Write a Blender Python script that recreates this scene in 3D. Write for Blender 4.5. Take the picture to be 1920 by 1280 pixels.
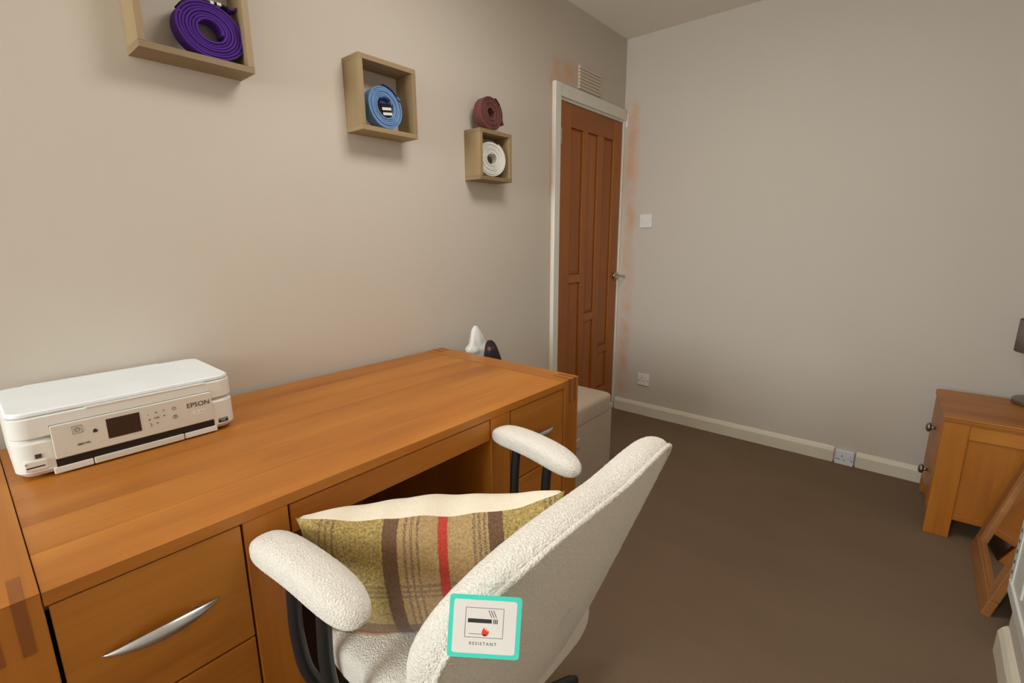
import bpy, bmesh, math, random
from mathutils import Vector, Matrix, noise
random.seed(4)
for o in list(bpy.data.objects): bpy.data.objects.remove(o)
SC = bpy.context.scene
COL = SC.collection

# ------------------------------------------------------------------ camera
FPX, YAW, PITCH, ROLL = 894.2275, -0.7027, -0.2127, -0.0051
CAM = Vector((1.6273, 0.0, 1.2434))
F = Vector((math.sin(YAW)*math.cos(PITCH), math.cos(YAW)*math.cos(PITCH), math.sin(PITCH)))
R = Vector((math.cos(YAW), -math.sin(YAW), 0.0))
U = R.cross(F)
R2 = R*math.cos(ROLL) + U*math.sin(ROLL)
U2 = U*math.cos(ROLL) - R*math.sin(ROLL)
cam = bpy.data.cameras.new('camera')
cam.sensor_width = 36.0
cam.lens = FPX/1920*36
cam.clip_start = 0.02
camo = bpy.data.objects.new('camera', cam); COL.objects.link(camo)
M = Matrix((R2, U2, -F)).transposed().to_4x4(); M.translation = CAM
camo.matrix_world = M
SC.camera = camo

# ------------------------------------------------------------------ world and light
w = bpy.data.worlds.new('sky'); SC.world = w; w.use_nodes = True
bg = w.node_tree.nodes['Background']
bg.inputs[0].default_value = (0.80, 0.90, 1.0, 1); bg.inputs[1].default_value = 1.0

def area(name, loc, rot, sx, sy, power, col):
    l = bpy.data.lights.new(name, 'AREA'); l.shape = 'RECTANGLE'; l.size = sx; l.size_y = sy
    l.energy = power; l.color = col
    o = bpy.data.objects.new(name, l); COL.objects.link(o); o.location = loc; o.rotation_euler = rot
    return o
# daylight coming through the window behind the photographer
area('window_daylight', (0.62, -3.22, 1.66), (math.radians(90), 0, 0), 1.20, 1.40, 138, (0.88, 0.965, 1.0))
# added overhead fill standing in for bounced ceiling light (fixture further down)
FILL_POS = Vector((1.08, 1.15, 2.40))
l = bpy.data.lights.new('ceiling_fill_glow', 'AREA'); l.shape = 'DISK'; l.size = 0.66; l.energy = 15.5; l.color = (1.0, 0.975, 0.955)
lo = bpy.data.objects.new('ceiling_fill_glow', l); COL.objects.link(lo); lo.location = FILL_POS

vs = SC.view_settings
vs.view_transform = 'Standard'; vs.look = 'None'; vs.gamma = 1.0; vs.use_curve_mapping = False
vs.exposure = 0.06

# ------------------------------------------------------------------ room constants
LY = 3.0885      # back wall
HZ = 2.489       # ceiling
FY = -3.00       # wall behind the photographer
WX = 1.975       # right wall (chimney breast)
AX = 2.25        # right wall in the alcove
AY = 1.89        # where the alcove starts

# ------------------------------------------------------------------ materials
def nodes(name):
    m = bpy.data.materials.new(name); m.use_nodes = True
    nt = m.node_tree
    return m, nt, nt.nodes['Principled BSDF']
def nn(nt, t, **kw):
    n = nt.nodes.new(t)
    for k, v in kw.items(): setattr(n, k, v)
    return n
def mathn(nt, op, a, b=None, c=None):
    n = nn(nt, 'ShaderNodeMath', operation=op)
    for i, v in enumerate((a, b, c)):
        if v is None: continue
        if isinstance(v, (int, float)): n.inputs[i].default_value = v
        else: nt.links.new(v, n.inputs[i])
    return n.outputs[0]
def mixc(nt, fac, a, b, blend='MIX'):
    n = nn(nt, 'ShaderNodeMix', data_type='RGBA', blend_type=blend)
    if isinstance(fac, (int, float)): n.inputs[0].default_value = fac
    else: nt.links.new(fac, n.inputs[0])
    for i, v in ((6, a), (7, b)):
        if isinstance(v, tuple): n.inputs[i].default_value = (*v[:3], 1)
        else: nt.links.new(v, n.inputs[i])
    return n.outputs[2]
def ramp(nt, fac, stops, interp='LINEAR'):
    n = nn(nt, 'ShaderNodeValToRGB'); cr = n.color_ramp; cr.interpolation = interp
    while len(cr.elements) < len(stops): cr.elements.new(0.5)
    for e, (p, c) in zip(cr.elements, stops):
        e.position = p; e.color = (*c[:3], 1) if isinstance(c, tuple) else (c, c, c, 1)
    nt.links.new(fac, n.inputs[0]); return n.outputs[0]
def noisen(nt, vec, scale, detail=3, rough=0.5):
    n = nn(nt, 'ShaderNodeTexNoise'); n.inputs['Scale'].default_value = scale
    n.inputs['Detail'].default_value = detail; n.inputs['Roughness'].default_value = rough
    if vec is not None: nt.links.new(vec, n.inputs['Vector'])
    return n.outputs['Fac']
def bump(nt, bsdf, h, strength, dist):
    b = nn(nt, 'ShaderNodeBump'); b.inputs['Strength'].default_value = strength
    b.inputs['Distance'].default_value = dist
    nt.links.new(h, b.inputs['Height']); nt.links.new(b.outputs[0], bsdf.inputs['Normal'])
def objco(nt): return nn(nt, 'ShaderNodeTexCoord').outputs['Object']
def srgb(r, g, b):
    f = lambda c: (c/255/12.92) if c/255 <= 0.04045 else ((c/255+0.055)/1.055)**2.4
    return (f(r), f(g), f(b))

def plain(name, col, rough=0.5, metal=0.0, bumpscale=None, bumpstr=0.1, coat=0.0):
    m, nt, b = nodes(name)
    b.inputs['Roughness'].default_value = rough; b.inputs['Metallic'].default_value = metal
    b.inputs['Coat Weight'].default_value = coat
    co = objco(nt)
    f = noisen(nt, co, 9, 3)
    c = mixc(nt, f, tuple(x*0.94 for x in col), tuple(min(1, x*1.05) for x in col))
    nt.links.new(c, b.inputs['Base Color'])
    if bumpscale: bump(nt, b, noisen(nt, co, bumpscale, 2), bumpstr, 0.002)
    return m

def wood(name, axis, dark, mid, light, rough=0.42, scale=1.0, coat=0.05, contrast=1.0):
    m, nt, b = nodes(name)
    co = objco(nt)
    oi = nn(nt, 'ShaderNodeObjectInfo')
    off = nn(nt, 'ShaderNodeCombineXYZ')
    for i, k in enumerate((7.1, 13.7, 5.3)): nt.links.new(mathn(nt, 'MULTIPLY', oi.outputs['Random'], k), off.inputs[i])
    ad = nn(nt, 'ShaderNodeVectorMath', operation='ADD'); nt.links.new(co, ad.inputs[0]); nt.links.new(off.outputs[0], ad.inputs[1])
    def mp(al, ac):
        mm = nn(nt, 'ShaderNodeMapping'); s = [ac*scale]*3; s['xyz'.index(axis)] = al*scale
        mm.inputs['Scale'].default_value = s; nt.links.new(ad.outputs[0], mm.inputs['Vector']); return mm.outputs[0]
    broad = noisen(nt, mp(0.9, 7), 1.0, 3, 0.55)
    fine = noisen(nt, mp(4, 90), 1.0, 4, 0.6)
    blot = noisen(nt, mp(2.5, 5), 1.0, 2, 0.5)
    f = mathn(nt, 'ADD', mathn(nt, 'MULTIPLY', broad, 0.62), mathn(nt, 'ADD', mathn(nt, 'MULTIPLY', fine, 0.18), mathn(nt, 'MULTIPLY', blot, 0.2)))
    f = mathn(nt, 'ADD', mathn(nt, 'MULTIPLY', mathn(nt, 'SUBTRACT', f, 0.5), contrast), 0.5)
    c = ramp(nt, f, [(0.30, dark), (0.5, mid), (0.70, light)])
    # every board has its own tone
    tone = mathn(nt, 'ADD', 0.94, mathn(nt, 'MULTIPLY', oi.outputs['Random'], 0.14))
    hv = nn(nt, 'ShaderNodeHueSaturation'); nt.links.new(c, hv.inputs['Color']); nt.links.new(tone, hv.inputs['Value'])
    nt.links.new(hv.outputs[0], b.inputs['Base Color'])
    b.inputs['Roughness'].default_value = rough
    b.inputs['Coat Weight'].default_value = coat; b.inputs['Coat Roughness'].default_value = 0.25
    bump(nt, b, fine, 0.06, 0.001)
    return m
OD, OM, OL = srgb(148, 83, 15), srgb(177, 107, 29), srgb(197, 130, 47)
WOODX = wood('honey_oak_x', 'x', OD, OM, OL)
WOODY = wood('honey_oak_y', 'y', OD, OM, OL)
WOODZ = wood('honey_oak_z', 'z', OD, OM, OL)
DD, DM, DL = srgb(132, 71, 14), srgb(155, 88, 21), srgb(172, 104, 32)
DOORZ = wood('door_oak_z', 'z', DD, DM, DL, rough=0.42, contrast=0.7)
DOORY = wood('door_oak_y', 'y', DD, DM, DL, rough=0.42, contrast=0.7)
SD, SM, SL = srgb(126, 103, 70), srgb(150, 126, 90), srgb(168, 145, 108)
SHY = wood('shelf_oak_y', 'y', SD, SM, SL, rough=0.55, coat=0, contrast=0.8)
SHZ = wood('shelf_oak_z', 'z', SD, SM, SL, rough=0.55, coat=0, contrast=0.8)
MD, MM_, ML = srgb(130, 84, 40), srgb(158, 104, 56), srgb(180, 126, 74)
MIRY = wood('mirror_oak_y', 'y', MD, MM_, ML, rough=0.45, coat=0)
MIRZ = wood('mirror_oak_z', 'z', MD, MM_, ML, rough=0.45, coat=0)

WHITE_PAINT = plain('white_gloss_paint', srgb(226, 222, 210), 0.35)
CREAM_PAINT = plain('cream_paint', srgb(222, 214, 192), 0.45, bumpscale=30, bumpstr=0.2)
PLASTIC = plain('white_plastic', srgb(226, 224, 216), 0.38)
PLASTIC_TOP = plain('white_matt_plastic', srgb(238, 241, 242), 0.5, bumpscale=600, bumpstr=0.08)
PANEL_PL = plain('ivory_plastic', srgb(214, 208, 194), 0.35)
BLACK = plain('black_plastic', (0.008, 0.008, 0.009), 0.4)
BLACKMETAL = plain('black_powder_coat', (0.012, 0.012, 0.013), 0.38)
SCREEN = plain('dark_screen', srgb(52, 40, 34), 0.15)
STEEL = plain('brushed_steel', (0.62, 0.62, 0.64), 0.3, 1.0)
PEWTER = plain('pewter', (0.32, 0.31, 0.29), 0.42, 1.0)
NICKEL = plain('dull_nickel', (0.50, 0.47, 0.42), 0.32, 1.0)
INK = plain('dark_ink', (0.03, 0.03, 0.032), 0.6)
GREYINK = plain('grey_ink', (0.16, 0.16, 0.16), 0.6)
SOCKET_PL = plain('socket_plastic', srgb(232, 228, 222), 0.35)
SOCKET_COOL = plain('socket_plastic_cool', srgb(224, 226, 232), 0.35)
RADIATOR = plain('radiator_enamel', srgb(214, 214, 206), 0.4)
SHADE = plain('taupe_lamp_shade', srgb(120, 108, 98), 0.85, bumpscale=300, bumpstr=0.3)
TEAL = plain('turquoise_card', srgb(72, 222, 200), 0.5)
CARD = plain('white_card', srgb(236, 230, 224), 0.5)
FLAME = plain('red_print', srgb(240, 62, 32), 0.5)
PALE = plain('pale_ceramic', srgb(206, 214, 216), 0.3)

def wall_mat(name, stain):
    """matt paint; stain = list of (axis, lo, hi, zlo, zhi, soft) bare-plaster areas"""
    m, nt, b = nodes(name)
    geo = nn(nt, 'ShaderNodeNewGeometry'); pos = geo.outputs['Position']
    sep = nn(nt, 'ShaderNodeSeparateXYZ'); nt.links.new(pos, sep.inputs[0])
    blot = noisen(nt, pos, 1.3, 3)
    c = mixc(nt, blot, srgb(202, 192, 178), srgb(208, 198, 184))
    n1 = noisen(nt, pos, 9, 4, 0.55); n2 = noisen(nt, pos, 5, 3, 0.6)
    def box(axis, lo, hi, zlo, zhi, soft, wob):
        a = sep.outputs['XYZ'.index(axis)]; z = sep.outputs[2]
        a = mathn(nt, 'ADD', a, mathn(nt, 'MULTIPLY', mathn(nt, 'SUBTRACT', n2, 0.5), wob))
        z = mathn(nt, 'ADD', z, mathn(nt, 'MULTIPLY', mathn(nt, 'SUBTRACT', n1, 0.5), wob))
        def edge(v, lo, hi):
            k = mathn(nt, 'MINIMUM', mathn(nt, 'SUBTRACT', v, lo), mathn(nt, 'SUBTRACT', hi, v))
            n = nn(nt, 'ShaderNodeMapRange'); nt.links.new(k, n.inputs[0]); n.inputs[1].default_value = 0; n.inputs[2].default_value = soft
            return n.outputs[0]
        return mathn(nt, 'MULTIPLY', edge(a, lo, hi), edge(z, zlo, zhi))
    for (axis, lo, hi, zlo, zhi, soft, wob, col, amt, patchy) in stain:
        k = box(axis, lo, hi, zlo, zhi, soft, wob)
        if patchy:
            pn = nn(nt, 'ShaderNodeMapRange'); nt.links.new(n1, pn.inputs[0]); pn.inputs[1].default_value = 0.28; pn.inputs[2].default_value = 0.60
            k = mathn(nt, 'MULTIPLY', k, pn.outputs[0])
        c = mixc(nt, mathn(nt, 'MULTIPLY', k, amt), c, col)
    nt.links.new(c, b.inputs['Base Color'])
    b.inputs['Roughness'].default_value = 0.72
    b.inputs['Specular IOR Level'].default_value = 0.3
    bump(nt, b, noisen(nt, pos, 120, 3), 0.06, 0.002)
    return m
PEACH = srgb(213, 163, 124)
WALL_L = wall_mat('wall_paint_left', [
    ('Y', 2.235, 2.56, 2.02, 2.215, 0.05, 0.10, PEACH, 0.75, True),
    ('Y', 2.235, 2.30, 0.40, 2.10, 0.025, 0.03, PEACH, 0.6, True),
    ('Y', 2.775, 2.86, 2.09, 2.19, 0.004, 0.004, srgb(205, 200, 185), 0.6, False)])
WALL_B = wall_mat('wall_paint_back', [
    ('X', 0.005, 0.125, 0.09, 2.14, 0.05, 0.10, PEACH, 0.85, True),
    ('X', -0.02, 0.05, 0.09, 2.0, 0.02, 0.03, srgb(208, 190, 168), 0.5, False),
    ('X', -0.02, 0.028, 1.96, 2.045, 0.004, 0.03, srgb(232, 232, 224), 0.95, False)])
WALL_P = wall_mat('wall_paint', [])
m, nt, b = nodes('ceiling_paint'); CEIL = m
geo = nn(nt, 'ShaderNodeNewGeometry')
nt.links.new(mixc(nt, noisen(nt, geo.outputs['Position'], 2, 3), srgb(242, 236, 224), srgb(245, 239, 228)), b.inputs['Base Color'])
b.inputs['Roughness'].default_value = 0.85

m, nt, b = nodes('brown_carpet'); CARPET = m
geo = nn(nt, 'ShaderNodeNewGeometry'); pos = geo.outputs['Position']
f1 = noisen(nt, pos, 420, 2, 0.7); f2 = noisen(nt, pos, 3.2, 4, 0.6); f3 = noisen(nt, pos, 24, 3, 0.6)
c = mixc(nt, f1, srgb(100, 81, 62), srgb(142, 119, 95))
c = mixc(nt, mathn(nt, 'MULTIPLY', mathn(nt, 'SUBTRACT', f2, 0.35), 0.9), c, srgb(122, 101, 79))
sm_ = nn(nt, 'ShaderNodeMapping'); sm_.inputs['Scale'].default_value = (1.2, 2.6, 1); sm_.inputs['Rotation'].default_value = (0, 0, 0.5); nt.links.new(pos, sm_.inputs['Vector'])
c = mixc(nt, ramp(nt, noisen(nt, sm_.outputs[0], 1.6, 3, 0.55), [(0.40, 0.0), (0.70, 0.20)]), c, srgb(96, 76, 58))
c = mixc(nt, mathn(nt, 'MULTIPLY', f3, 0.3), c, srgb(118, 98, 78))
nt.links.new(c, b.inputs['Base Color']); b.inputs['Roughness'].default_value = 1.0
b.inputs['Specular IOR Level'].default_value = 0.1
b.inputs['Sheen Weight'].default_value = 0.25; b.inputs['Sheen Roughness'].default_value = 0.6
b.inputs['Sheen Tint'].default_value = (*srgb(150, 130, 108), 1)
bump(nt, b, f1, 0.6, 0.004)

def fabric(name, ca, cb, scale, bscale, bstr=0.5, bd=0.003, sheen=0.2, vor=False):
    m, nt, b = nodes(name); co = objco(nt)
    f = noisen(nt, co, scale, 3, 0.6)
    nt.links.new(mixc(nt, f, ca, cb), b.inputs['Base Color'])
    b.inputs['Roughness'].default_value = 0.95; b.inputs['Specular IOR Level'].default_value = 0.15
    b.inputs['Sheen Weight'].default_value = sheen
    h = noisen(nt, co, bscale, 3, 0.65)
    if vor:
        v = nn(nt, 'ShaderNodeTexVoronoi'); v.inputs['Scale'].default_value = bscale*1.1; nt.links.new(co, v.inputs['Vector'])
        h = mathn(nt, 'ADD', h, mathn(nt, 'MULTIPLY', v.outputs['Distance'], 0.8))
    bump(nt, b, h, bstr, bd)
    return m
BOUCLE = fabric('ivory_boucle', srgb(224, 214, 198), srgb(249, 244, 235), 240, 300, 0.8, 0.0035, 0.1, True)
SUEDE = fabric('beige_suede', srgb(176, 156, 134), srgb(192, 173, 150), 6, 500, 0.25, 0.001, 0.15)
CREAMF = fabric('cream_fleece', srgb(232, 218, 192), srgb(243, 231, 208), 60, 160, 0.4, 0.003, 0.3)
PURPLE = fabric('purple_cotton', srgb(76, 40, 128), srgb(92, 52, 146), 80, 700, 0.3, 0.001, 0.05)
BLUEF = fabric('light_blue_cotton', srgb(104, 142, 188), srgb(124, 160, 202), 80, 700, 0.3, 0.001, 0.05)
BROWNF = fabric('red_brown_cotton', srgb(104, 62, 60), srgb(126, 78, 74), 80, 700, 0.3, 0.001, 0.05)
WHITEF = fabric('white_cotton', srgb(224, 222, 210), srgb(236, 234, 224), 80, 700, 0.3, 0.001, 0.05)
BLACKF = fabric('black_cotton', (0.012, 0.011, 0.014), (0.02, 0.018, 0.022), 80, 700, 0.3, 0.001, 0.05)
NAVYF = fabric('navy_cotton', srgb(48, 60, 104), srgb(66, 82, 132), 80, 700, 0.3, 0.001, 0.05)
BAGW = plain('white_polythene', srgb(228, 226, 220), 0.4)
m, nt, b = nodes('dark_floral_cloth'); DARKCLOTH = m
co = objco(nt); v = nn(nt, 'ShaderNodeTexVoronoi'); v.inputs['Scale'].default_value = 26; nt.links.new(co, v.inputs['Vector'])
nt.links.new(ramp(nt, v.outputs['Distance'], [(0.16, srgb(128, 84, 92)), (0.30, srgb(44, 30, 36)), (0.6, srgb(34, 24, 28))]), b.inputs['Base Color'])
b.inputs['Roughness'].default_value = 0.8

# plaid cushion cover (object coordinates: x across, y up)
m, nt, b = nodes('tweed_plaid'); PLAID = m
co = objco(nt); sep = nn(nt, 'ShaderNodeSeparateXYZ'); nt.links.new(co, sep.inputs[0])
X, Y = sep.outputs[0], sep.outputs[1]
wob = mathn(nt, 'MULTIPLY', mathn(nt, 'SUBTRACT', noisen(nt, co, 300, 1), 0.5), 0.004)
X = mathn(nt, 'ADD', X, wob); Y = mathn(nt, 'ADD', Y, wob)
tw = noisen(nt, co, 230, 3, 0.7)
c = mixc(nt, ramp(nt, tw, [(0.36, 0.0), (0.64, 1.0)]), srgb(128, 108, 58), srgb(190, 164, 104))
# the middle field is pinker than the outer ones
def stripe(co_, c0, hw): return mathn(nt, 'COMPARE', co_, c0, hw)
c = mixc(nt, mathn(nt, 'MULTIPLY', stripe(X, 0.021, 0.085), 0.55), c, mixc(nt, tw, srgb(150, 118, 84), srgb(196, 160, 122)))
BR = mixc(nt, tw, srgb(70, 48, 36), srgb(126, 92, 72))
GR = mixc(nt, tw, srgb(78, 60, 56), srgb(120, 98, 88))
dash = mathn(nt, 'GREATER_THAN', mathn(nt, 'SINE', mathn(nt, 'MULTIPLY', mathn(nt, 'ADD', X, Y), 1500)), -0.35)
for yc, hw, col, am in ((-0.085, 0.020, BR, .7),):
    c = mixc(nt, mathn(nt, 'MULTIPLY', stripe(Y, yc, hw), am), c, col)
for yc in (0.012, 0.023, 0.034):
    c = mixc(nt, mathn(nt, 'MULTIPLY', mathn(nt, 'MULTIPLY', stripe(Y, yc, 0.0034), dash), 0.75), c, GR)
c = mixc(nt, mathn(nt, 'MULTIPLY', stripe(Y, -0.100, 0.004), 0.8), c, srgb(150, 44, 40))
for xc in (-0.078, 0.120):
    c = mixc(nt, mathn(nt, 'MULTIPLY', stripe(X, xc, 0.0140), 0.92), c, BR)
for xc in (-0.050, -0.038, -0.026, 0.079, 0.089, 0.099, -0.209, -0.197, -0.185, 0.217, 0.227, 0.237):
    c = mixc(nt, mathn(nt, 'MULTIPLY', mathn(nt, 'MULTIPLY', stripe(X, xc, 0.0026), dash), 0.85), c, GR)
c = mixc(nt, mathn(nt, 'MULTIPLY', stripe(X, 0.020, 0.0088), 0.92), c, mixc(nt, tw, srgb(150, 34, 32), srgb(206, 66, 56)))
nt.links.new(c, b.inputs['Base Color']); b.inputs['Roughness'].default_value = 0.95
b.inputs['Specular IOR Level'].default_value = 0.1; b.inputs['Sheen Weight'].default_value = 0.2
bump(nt, b, tw, 0.5, 0.002)

m, nt, b = nodes('mirror_silver'); MIRROR = m
b.inputs['Metallic'].default_value = 1.0; b.inputs['Roughness'].default_value = 0.02
nt.links.new(mixc(nt, noisen(nt, objco(nt), 3), (0.80, 0.81, 0.80), (0.84, 0.85, 0.84)), b.inputs['Base Color'])

GLASS = bpy.data.materials.new('window_glass'); GLASS.use_nodes = True
nt = GLASS.node_tree; nt.nodes.clear()
out = nn(nt, 'ShaderNodeOutputMaterial'); tr = nn(nt, 'ShaderNodeBsdfTransparent'); gl = nn(nt, 'ShaderNodeBsdfGlossy')
gl.inputs['Roughness'].default_value = 0.02
mx = nn(nt, 'ShaderNodeMixShader'); mx.inputs[0].default_value = 0.05
nt.links.new(tr.outputs[0], mx.inputs[1]); nt.links.new(gl.outputs[0], mx.inputs[2]); nt.links.new(mx.outputs[0], out.inputs[0])

# ------------------------------------------------------------------ mesh helpers
def link(name, me, mat, parent=None):
    o = bpy.data.objects.new(name, me); COL.objects.link(o)
    if mat: me.materials.append(mat)
    if parent is not None: o.parent = parent
    return o
def from_bm(name, bm, mat, parent=None, smooth=False):
    bmesh.ops.recalc_face_normals(bm, faces=bm.faces)
    me = bpy.data.meshes.new(name); bm.to_mesh(me); bm.free()
    if smooth:
        for p in me.polygons: p.use_smooth = True
    return link(name, me, mat, parent)
def bbox(bm, x0, x1, y0, y1, z0, z1, bev=0.0, seg=2):
    t = bmesh.new()
    r = bmesh.ops.create_cube(t, size=1)
    for v in t.verts:
        v.co = Vector((x0+(v.co.x+.5)*(x1-x0), y0+(v.co.y+.5)*(y1-y0), z0+(v.co.z+.5)*(z1-z0)))
    if bev > 0:
        bmesh.ops.bevel(t, geom=list(t.edges), offset=bev, segments=seg, profile=0.5, affect='EDGES')
    me = bpy.data.meshes.new('t'); t.to_mesh(me); t.free(); bm.from_mesh(me); bpy.data.meshes.remove(me)
def box(name, x0, x1, y0, y1, z0, z1, mat, parent=None, bev=0.002, seg=2):
    bm = bmesh.new(); bbox(bm, x0, x1, y0, y1, z0, z1, bev, seg)
    return from_bm(name, bm, mat, parent)
def boxes(name, lst, mat, parent=None, bev=0.0):
    bm = bmesh.new()
    for b_ in lst: bbox(bm, *b_, bev)
    return from_bm(name, bm, mat, parent)
def cyl(bm, c, r, h, axis='z', seg=32, r2=None, bev=0.0):
    t = bmesh.new()
    bmesh.ops.create_cone(t, cap_ends=True, segments=seg, radius1=r, radius2=r if r2 is None else r2, depth=h)
    if bev > 0:
        es = [e for e in t.edges if len(e.link_faces) == 2 and any(len(f.verts) > 4 for f in e.link_faces)]
        bmesh.ops.bevel(t, geom=es, offset=bev, segments=2, profile=0.5, affect='EDGES')
    rot = {'z': Matrix(), 'x': Matrix.Rotation(math.pi/2, 4, 'Y'), 'y': Matrix.Rotation(-math.pi/2, 4, 'X')}[axis]
    t.transform(Matrix.Translation(c) @ rot)
    me = bpy.data.meshes.new('t'); t.to_mesh(me); t.free(); bm.from_mesh(me); bpy.data.meshes.remove(me)
def cylo(name, c, r, h, axis, mat, parent=None, seg=32, r2=None, bev=0.0):
    bm = bmesh.new(); cyl(bm, Vector(c), r, h, axis, seg, r2, bev)
    o = from_bm(name, bm, mat, parent)
    for p in o.data.polygons: p.use_smooth = len(p.vertices) == 4
    return o
def smoothpath(pts, n=8):
    """Catmull-Rom"""
    pts = [Vector(p) for p in pts]; out = []
    P = [pts[0]*2-pts[1]] + pts + [pts[-1]*2-pts[-2]]
    for i in range(1, len(P)-2):
        for k in range(n):
            t = k/n; a, b_, c_, d = P[i-1], P[i], P[i+1], P[i+2]
            out.append(0.5*((2*b_)+(c_-a)*t+(2*a-5*b_+4*c_-d)*t*t+(-a+3*b_-3*c_+d)*t**3))
    out.append(pts[-1]); return out
def tube(bm, path, r, seg=12, closed=False):
    path = [Vector(p) for p in path]; n = len(path); rings = []
    up = Vector((0.137, 0.291, 0.947))
    for i, p in enumerate(path):
        a = path[(i-1) % n] if (closed or i > 0) else p
        c_ = path[(i+1) % n] if (closed or i < n-1) else p
        t = (c_-a).normalized(); s = t.cross(up)
        if s.length < 0.15: s = t.cross(Vector((1, 0, 0)))
        s.normalize(); q = s.cross(t)
        rr = r[i] if isinstance(r, (list, tuple)) else r
        rings.append([bm.verts.new(p + s*math.cos(2*math.pi*k/seg)*rr + q*math.sin(2*math.pi*k/seg)*rr) for k in range(seg)])
    m_ = n if closed else n-1
    for i in range(m_):
        A, B = rings[i], rings[(i+1) % n]
        for k in range(seg): bm.faces.new((A[k], A[(k+1) % seg], B[(k+1) % seg], B[k]))
    if not closed:
        bm.faces.new(rings[0][::-1]); bm.faces.new(rings[-1])
def tubeo(name, path, r, mat, parent=None, seg=12, closed=False):
    bm = bmesh.new(); tube(bm, path, r, seg, closed); return from_bm(name, bm, mat, parent, True)
def thing(name, loc, label, cat, group=None, rz=0.0):
    o = bpy.data.objects.new(name, None); COL.objects.link(o)
    o.empty_display_size = 0.05
    o.location = loc; o.rotation_euler = (0, 0, rz)
    return tag(o, label, cat, group)
def tag(o, label, cat, group=None):
    o['label'] = label; o['category'] = cat
    if group: o['group'] = group
    return o
def struct(o): o['kind'] = 'structure'; return o
def text(name, body, size, mat, parent, mw, align='CENTER', ext=0.0002, space=1.0):
    cu = bpy.data.curves.new('t', 'FONT'); cu.body = body; cu.size = size; cu.align_x = align; cu.align_y = 'CENTER'
    cu.extrude = ext; cu.space_character = space; cu.resolution_u = 4
    t = bpy.data.objects.new('t', cu); COL.objects.link(t)
    bpy.context.view_layer.update()
    me = bpy.data.meshes.new_from_object(t.evaluated_get(bpy.context.evaluated_depsgraph_get()))
    bpy.data.objects.remove(t); bpy.data.curves.remove(cu)
    me.materials.clear(); me.transform(mw)
    return link(name, me, mat, parent)
def frame_m(origin, xdir, ydir):
    x = Vector(xdir).normalized(); y = Vector(ydir).normalized(); z = x.cross(y)
    M_ = Matrix((x, y, z)).transposed().to_4x4(); M_.translation = Vector(origin); return M_
FUZZ = bpy.data.textures.new('fuzz', 'CLOUDS'); FUZZ.noise_scale = 0.0038; FUZZ.noise_depth = 1
def fuzzy(o, sub=1, amt=0.0016):
    if sub:
        s = o.modifiers.new('sub', 'SUBSURF'); s.levels = sub; s.render_levels = sub
    d = o.modifiers.new('fuzz', 'DISPLACE'); d.texture = FUZZ; d.strength = amt; d.mid_level = 0.5; d.texture_coords = 'LOCAL'
    return o
def superbox(name, cx, cy, cz, sx, sy, sz, e1, e2, mat, parent, nu=64, nv=40):
    """superellipsoid: e1 vertical roundness, e2 plan roundness"""
    bm = bmesh.new(); sg = lambda v, e: math.copysign(abs(v)**e, v)
    rows = []
    for j in range(nv+1):
        ph = -math.pi/2 + math.pi*j/nv
        if j in (0, nv):
            rows.append([bm.verts.new((cx, cy, cz+sg(math.sin(ph), e1)*sz/2))]); continue
        rows.append([bm.verts.new((cx+sg(math.cos(ph), e1)*sg(math.cos(2*math.pi*i/nu), e2)*sx/2,
                                   cy+sg(math.cos(ph), e1)*sg(math.sin(2*math.pi*i/nu), e2)*sy/2,
                                   cz+sg(math.sin(ph), e1)*sz/2)) for i in range(nu)])
    for j in range(nv):
        A, B = rows[j], rows[j+1]
        for i in range(nu):
            k = (i+1) % nu
            if len(A) == 1: bm.faces.new((A[0], B[k], B[i]))
            elif len(B) == 1: bm.faces.new((A[i], A[k], B[0]))
            else: bm.faces.new((A[i], A[k], B[k], B[i]))
    return from_bm(name, bm, mat, parent, True)

# ------------------------------------------------------------------ room shell
struct(box('floor', -0.1, 2.35, FY-0.1, LY+0.1, -0.06, 0, CARPET, bev=0))
struct(box('ceiling', -0.12, 2.35, FY-0.12, LY+0.12, HZ, HZ+0.08, CEIL, bev=0))
struct(boxes('wall_left', [(-0.12, 0, FY-0.1, 2.318, 0, HZ), (-0.12, 0, 2.318, LY, 2.0, HZ), (-0.12, -0.07, 2.318, LY, 0, 2.0)], WALL_L))
struct(box('wall_back', -0.12, 2.35, LY, LY+0.1, 0, HZ, WALL_B, bev=0))
struct(boxes('wall_right', [(WX, 2.35, FY-0.1, AY, 0, HZ), (AX, 2.35, AY, LY, 0, HZ)], WALL_P))
W0, W1, Z0, Z1 = 0.06, 1.18, 0.98, 2.32
struct(boxes('wall_front', [(-0.12, W0, FY-0.1, FY, 0, HZ), (W1, 2.35, FY-0.1, FY, 0, HZ), (W0, W1, FY-0.1, FY, 0, Z0), (W0, W1, FY-0.1, FY, Z1, HZ)], WALL_P))
win = struct(bpy.data.objects.new('window_1', None)); COL.objects.link(win)
for nm, b_ in (('window_frame', (W0, W1, FY-.08, FY-.03, Z0, Z0+.05)), ('window_frame', (W0, W1, FY-.08, FY-.03, Z1-.05, Z1)),
               ('window_frame', (W0, W0+.05, FY-.08, FY-.03, Z0+.05, Z1-.05)), ('window_frame', (W1-.05, W1, FY-.08, FY-.03, Z0+.05, Z1-.05)),
               ('mullion', (0.60, 0.64, FY-.075, FY-.035, Z0+.05, Z1-.05))):
    box(nm, *b_, WHITE_PAINT, win, 0.004)
box('window_pane', W0+.05, 0.60, FY-.058, FY-.052, Z0+.05, Z1-.05, GLASS, win, 0)
box('window_pane', 0.64, W1-.05, FY-.058, FY-.052, Z0+.05, Z1-.05, GLASS, win, 0)
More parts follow.
